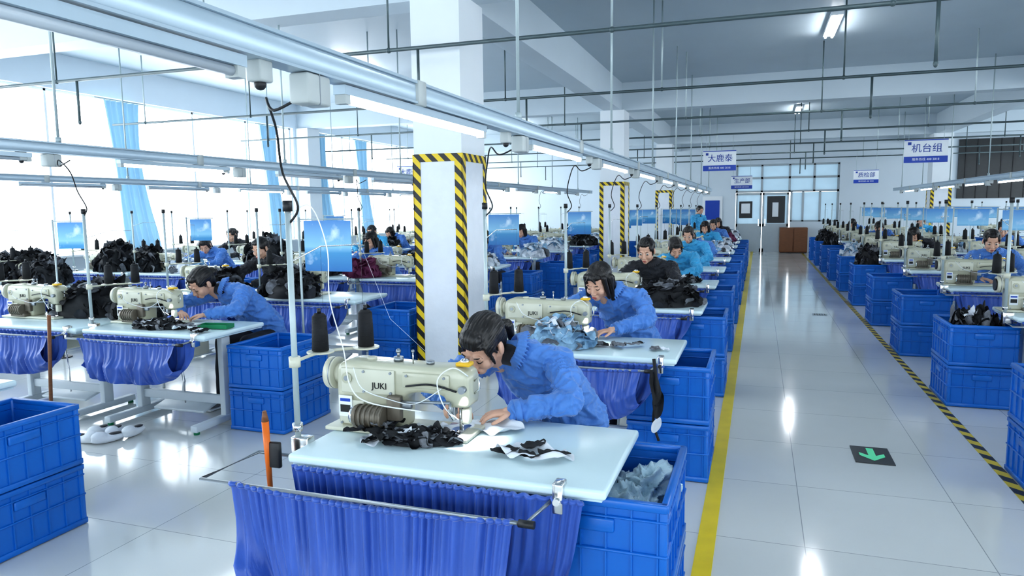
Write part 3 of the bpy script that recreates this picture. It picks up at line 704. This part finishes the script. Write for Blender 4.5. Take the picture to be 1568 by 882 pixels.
TZ=.7605
def hp(k,x,y,z,rz=0,sc=1): inst(HP[k],'fabric_pile',(x,y,z),(0,0,rz),sc)
hp('bw',-1.20,2.37,TZ,.2,(.60,.36,.5))
hp('blue',-1.20,4.33,TZ,.1,(1,1,1.1)); hp('black',-.78,6.45,TZ,.3,(1.15,.9,.95)); hp('bw',-.8,8.5,TZ,.5,.7); hp('white',-.75,14.5,TZ); hp('white',-.8,16.5,TZ); hp('pink',-.75,18.5,TZ); hp('white',-.8,20.6,TZ,0,1.2)
hp('bw',CX2,4.22,TZ,.1,(.9,.45,.6))
for i,(k,x,y) in enumerate((('black',-5.5,6.3),('pink',-4.95,8.4),('black',-5.7,8.5),('black',-8.3,6.5),('black',-9.2,6.6),('black',-8.7,6.7),('white',-8.0,8.5),('black',-9.4,8.6),('black',-8.8,8.6),('white',-4.1,10.5),('black',-5.3,10.6),('black',-8.2,10.6),('white',-3.9,12.6),('white',-4.1,14.6),('black',-3.9,16.6),('white',-4.1,18.7),('white',-8.1,12.7),('black',-8.,14.6),('black',-5.0,4.75),('black',-5.5,4.8),('black',-9.2,4.5),('black',-8.3,4.5),('black',-4.6,6.35))):
    s_=rr.uniform(.95,1.3); far=x<-8 and k=='black'
    hp(k,x,y-.1,TZ,i*.7,(s_*(1.25 if far else 1),s_,s_*(1.5 if far else 1)))
for i in range(8):
    y=YR+RR*i
    hp(('bw','black','black','white')[i%4],2.7+.1*(i%3),y,TZ,i,.9); hp(('black','white')[i%2],3.7,y-.05,TZ,i*1.3,.9); hp('black',6.6,y,TZ,i,1.2); hp('white',7.9,y,TZ,i,1.1)
for i,(x,y,k) in enumerate(((1.72,6.79,'bw'),(1.72,13.,'black'),(1.72,15.1,'white'),(1.72,19.2,'black'),(1.72,21.3,'black'))): hp(k,x,y,.58,i,(.70,.92,1.6))

b=MB(); leaf(b,(-.98,2.60,.772),.24,.16,(0,0,.2),'fwhite',.06,3,14); leaf(b,(-1.12,2.54,.775),.15,.13,(0,0,.9),'fwhite',.10,5,12); b.obj('white_cloth_piece')
def cut_pieces(name,c,n,seed,w=.3,d=.16):
    b=MB(); r=random.Random(seed)
    for i in range(n):
        leaf(b,(c[0]+r.uniform(-w/2,w/2),c[1]+r.uniform(-d/2,d/2),c[2]+.010+.003*i),r.uniform(.08,.15),r.uniform(.04,.08),(r.uniform(-.10,.10),r.uniform(-.10,.10),r.uniform(0,6.3)),r.choice(['fblack','fblack','fwhite','fgrey']),r.uniform(-.1,.2),i*3.1,10)
    return b.obj(name)
cut_pieces('cut_fabric_pieces',(-1.25,2.36,.762),16,2,.42,.13)
b=MB(); leaf(b,(-.74,2.36,.772),.30,.17,(0,0,-.1),'fwhite',.05,2,16)
for (x,y,rz,s) in ((-.84,2.33,.3,.11),(-.74,2.30,-.5,.10),(-.66,2.34,.1,.12),(-.76,2.41,.9,.11)): leaf(b,(x,y,.782),s,s*.6,(0,0,rz),'fblack',.06,x*9,10)
b.obj('folded_fabric')
cut_pieces('cut_fabric_pieces',(-.85,4.42,.762),7,12,.3,.12)
cut_pieces('cut_fabric_pieces',(-.55,4.38,.762),2,14,.08,.05)
cut_pieces('cut_fabric_pieces',(-4.1,4.2,.762),12,15,.5,.15)
B=MB()
for c,r in (((0,0,0),(.12,.17,.07)),((.05,.09,.05),(.07,.07,.08)),((-.05,-.08,.02),(.07,.08,.06))): B.sph(c,r,'a')
v,f,n=remesh(B,.007,1); v=[p+q*(.045*noise.noise(p*12)+.03*(1-3*abs(noise.noise(p*20)))+.012*(1-3*abs(noise.noise(p*44)))) for p,q in zip(v,n)]
b=MB(); b.add(v,f,'bag',True); b.obj('plastic_bag',(-.42,2.56,.52))
b=MB(); b.tube([(0,0,.60),(.0,-.01,.86)],[.010,.014],'orange',n=10); b.cyl((0,-.01,.86),(0,-.012,.90),.014,'wood',r1=.007); b.box((.03,0,.73),(.05,.02,.10),'black',bev=.006); b.obj('orange_handled_tool',(-1.73,2.16,0))
b=MB(); b.tube([(0,0,.0),(.10,-.02,.9)],.013,'wood',n=8); b.obj('wooden_stick',(-5.05,3.83,0))
b=MB(); b.tube(smooth_path([(0,0,.78),(.02,-.02,.6),(.0,.0,.42),(.03,.01,.30)],5),[.010]*4+[.018]*4+[.008]*8,'fblack',n=8); leaf(b,(.03,-.02,.52),.06,.16,(1.4,.2,.3),'fblack',.5,2); leaf(b,(0,-.03,.62),.07,.2,(1.5,0,.8),'fblack',.5,7); leaf(b,(.02,-.02,.40),.05,.10,(1.4,.4,.1),'fwhite',.5,4); b.obj('hanging_cloth_scraps',(-.545,4.03,0))
b=MB()
for i,(x,y,rz) in enumerate(((0,0,.3),(.12,.03,.5),(.05,-.16,1.6),(.2,-.1,-.4),(.25,.08,.2))):
    R=Matrix.Translation((x,y,0))@Matrix.Rotation(rz,4,'Z')
    S=MB(); S.sph((0,0,.03),(.045,.12,.030),'a'); S.sph((0,-.06,.055),(.047,.055,.036),'a'); v,f,n=remesh(S,.009,2); b.add(v,f,'fwhite' if i%2 else 'white',True,R); b.sph((0,.045,.056),(.028,.046,.009),'jacketd',Mx=R)
b.obj('slippers',(-4.60,3.86,0))
for x,y in ((-3.90,4.34),(-3.90,2.50)):
    b=MB(); b.box((0,0,.006),(.24,.10,.008),'green'); 
    for s in(-1,1): b.box((0,s*.05,.018),(.24,.006,.03),'green'); b.box((s*.12,0,.018),(.006,.10,.03),'green')
    b.obj('green_parts_tray',(x,y,TZ),(0,0,.15))

def poster_mesh(w,h,zt):
    b=MB(); b.box((0,0,zt-h/2),(w,.004,h),'poster'); b.tube([(-w/2-.06,0,zt+.012),(w/2+.03,0,zt+.012)],.006,'pipew'); b.tube([(-w/2-.05,0,.0),(-w/2-.05,0,zt+.03)],.010,'pipew'); b.cyl((-w/2-.05,0,0),(-w/2-.05,0,.012),.09,'black',n=20)
    return b.mesh('sky_poster_stand')
PM=poster_mesh(.46,.43,1.56); PM2=poster_mesh(.40,.24,1.55); PM3=poster_mesh(.30,.30,1.55)
for x,y in ((-3.45,5.2),(-3.42,9.55),(-3.30,13.6),(-3.2,17.6),(-3.3,20.),(-3.2,22.4),(-2.6,22.6),(-2.2,21.6),(-1.9,20.4)): inst(PM,'sky_poster_stand',(x,y,0))
for x,y,rz in ((-7.35,6.0,.3),(-7.35,8.0,.3),(-6.8,10.5,.3),(-6.8,14.,.3)): inst(PM3,'sky_poster_stand',(x,y,0),(0,0,rz))
for i in range(8): inst(PM2,'sky_poster_stand',(4.75,7.9+RR*i,0))
for i in range(7): inst(PM2,'sky_poster_stand',(2.98,5.95+RR*(i+2),0))

# ------------------------------------------------------------------ light rails
def rail(x,z,y0,y1,lamps,boxes,lit):
    b=MB(); yc=(y0+y1)/2; L=y1-y0
    b.box((x,yc,z+.045),(.050,L,.070),'rail',bev=.004,seg=1); b.box((x,yc,z+.084),(.068,L,.010),'rail'); b.box((x,yc,z+.006),(.068,L,.008),'rail')
    y=y0
    while y<y1:
        b.box((x,y,z+.045),(.078,.07,.096),'boxp',bev=.004,seg=1); y+=2.70
    for i,y in enumerate(lamps):
        if y0+.3<y<y1-.7:
            b.box((x,y,z-.018),(.045,1.28,.030),'rail'); b.cyl((x,y-.61,z-.045),(x,y+.61,z-.045),.014,'tube' if lit(i) else 'tubeoff',n=10)
            for s in(-.62,.62): b.box((x,y+s,z-.04),(.040,.03,.045),'boxp')
    for y in boxes:
        if y0<y<y1: b.box((x,y,z-.045),(.070,.12,.09),'boxp',bev=.008); b.box((x,y,z-.045),(.072,.004,.092),'steel'); b.box((x-.01,y-.22,z-.025),(.05,.055,.06),'boxp',bev=.006); b.sph((x-.01,y-.22,z-.06),.017,'black',10,6)
    o=b.obj('light_rail')
    h=MB(); y=y0+1.3
    while y<y1:
        h.cyl((x,y,z+.09),(x,y,H),.010,'pipew',n=8); h.cyl((x,y,z+.09),(x,y,z+.13),.02,'pipew',n=8); y+=2.70
    h2=h.obj('rod'); h2.parent=o
    return o
rail(-1.30,2.05,-.1,21.,[.95]+[2.70+ROW*i for i in range(10)],[1.90+ROW*i for i in range(10)],lambda i:i>=1)
rail(-4.95,2.08,0.,22.,[1.1+ROW*i for i in range(10)],[1.9+ROW*i for i in range(10)],lambda i:i%3==2)
rail(-8.82,2.06,1.5,22.,[3.1+ROW*i for i in range(10)],[1.9+ROW*i for i in range(10)],lambda i:i%3==1)
rail(3.80,2.03,8.,24.,[9.4+ROW*i for i in range(8)],[8.6+ROW*i for i in range(8)],lambda i:True)
rail(7.12,2.03,6.,24.,[7.4+ROW*i for i in range(8)],[6.6+ROW*i for i in range(8)],lambda i:True)
for i,y in enumerate((6.1,9.35,12.5,15.6,18.7,21.8,24.6,2.9,-.3)):
    b=MB(); z=3.12
    b.cyl((XL+.4,y,z),(XR-.4,y,z),.018,'pipe',n=10)
    x=-9.6; j=0
    while x<12:
        b.cyl((x,y,z),(x,y,H),.010,'pipe' if j%2 else 'pipew',n=8); b.sph((x,y,z),.026,'pipe',8,6)
        if j%2==1: b.cyl((x+.3,y,z),(x+.3,y,z-.45),.014,'pipe',n=8); b.sph((x+.3,y,z-.46),(.018,.018,.028),'pipe',8,6)
        x+=2.1; j+=1
    b.obj('ceiling_conduit')
for x in (.92,-6.8,8.9):
    for y in (4.0,11.3,20.6):
        b=MB(); b.box((x,y,H-.035),(.16,1.3,.05),'frame',bev=.006); 
        for s in(-.045,.045): b.cyl((x+s,y-.62,H-.075),(x+s,y+.62,H-.075),.016,'tubec',n=10)
        b.cyl((x,y,H-.01),(x,y,H),.03,'frame'); b.obj('ceiling_lamp')
def sign(t1,x,y,z,w,h,rz=0):
    b=MB(); b.box((0,0,0),(w,.02,h),'white',bev=.004,seg=1); b.box((0,-.0115,-h*.36),(w,.004,h*.27),'signblue'); b.box((0,-.0115,h*.47),(w,.004,h*.04),'signblue')
    add_text(b,t1,h*.40,(.02*w,-.012,h*.10),'text'); add_text(b,'服务热线 400 2018',h*.13,(0,-.015,-h*.36),'white')
    b.box((-w*.38,-.0115,h*.33),(w*.08,.004,h*.12),'text')
    for s in(-.4,.4): b.cyl((s*w,0,h/2),(s*w,0,3.12-z),.004,'pipew',n=6)
    return b.obj('hanging_sign',(x,y,z),(0,0,rz))
sign('大鹿泰',-.80,15.6,2.58,.66,.42); sign('机台组',2.98,15.6,2.64,.74,.44); sign('生产部',-.42,18.7,2.22,.50,.32); sign('质检部',2.75,21.8,2.40,.62,.36)
sign('生产组',-8.9,6.1,2.30,.6,.34); sign('大鹿泰',-8.0,15.6,2.5,.6,.4)
def curtain(y,w,seed):
    b=MB()
    def fn(u,v):
        zz=3.55-2.55*v; ww=w*(1-.35*math.sin(min(1,v*1.15)*math.pi)*.6)
        yy=y+(u-.5)*ww+.25*v*v; return (XL+.22+.045*math.sin(u*40+seed)+.02*math.sin(u*17+v*3)+.05*v,yy,zz)
    b.grid(fn,90,16,'curtain'); b.tube([(XL+.22,y-w*.7,3.57),(XL+.22,y+w*.7,3.57)],.012,'pipew'); b.obj('curtain')
for y,w,s in ((9.7,.75,1),(13.6,.6,2),(15.6,.5,6),(17.6,.6,3),(21.6,.6,4)): curtain(y,w,s)

# ------------------------------------------------------------------ world + camera
w=bpy.data.worlds.new('daylight_sky'); scene.world=w; w.use_nodes=True
bg=w.node_tree.nodes['Background']; bg.inputs[0].default_value=(.86,.94,1,1); bg.inputs[1].default_value=5.4
cam=bpy.data.cameras.new('camera'); co=bpy.data.objects.new('camera',cam); COL.objects.link(co)
cam.sensor_width=36; cam.lens=36*1090/1568; cam.clip_start=.05; cam.clip_end=200
co.location=(0,0,1.64)
co.rotation_euler=(Euler((math.radians(90-6.35),0,math.radians(19.1))).to_matrix()@Matrix.Rotation(math.radians(-.7),3,'Z')).to_euler()
scene.camera=co
if ZOOM:
    Z,cx,cy=ZOOM; cam.lens*=Z; cam.shift_x=(cx-.5)*Z; cam.shift_y=(.5-cy)*Z*9/16
vs=scene.view_settings
vs.view_transform='Standard'
try: vs.look='Medium High Contrast'
except Exception as e: print('LOOK',e)
vs.exposure=0.2
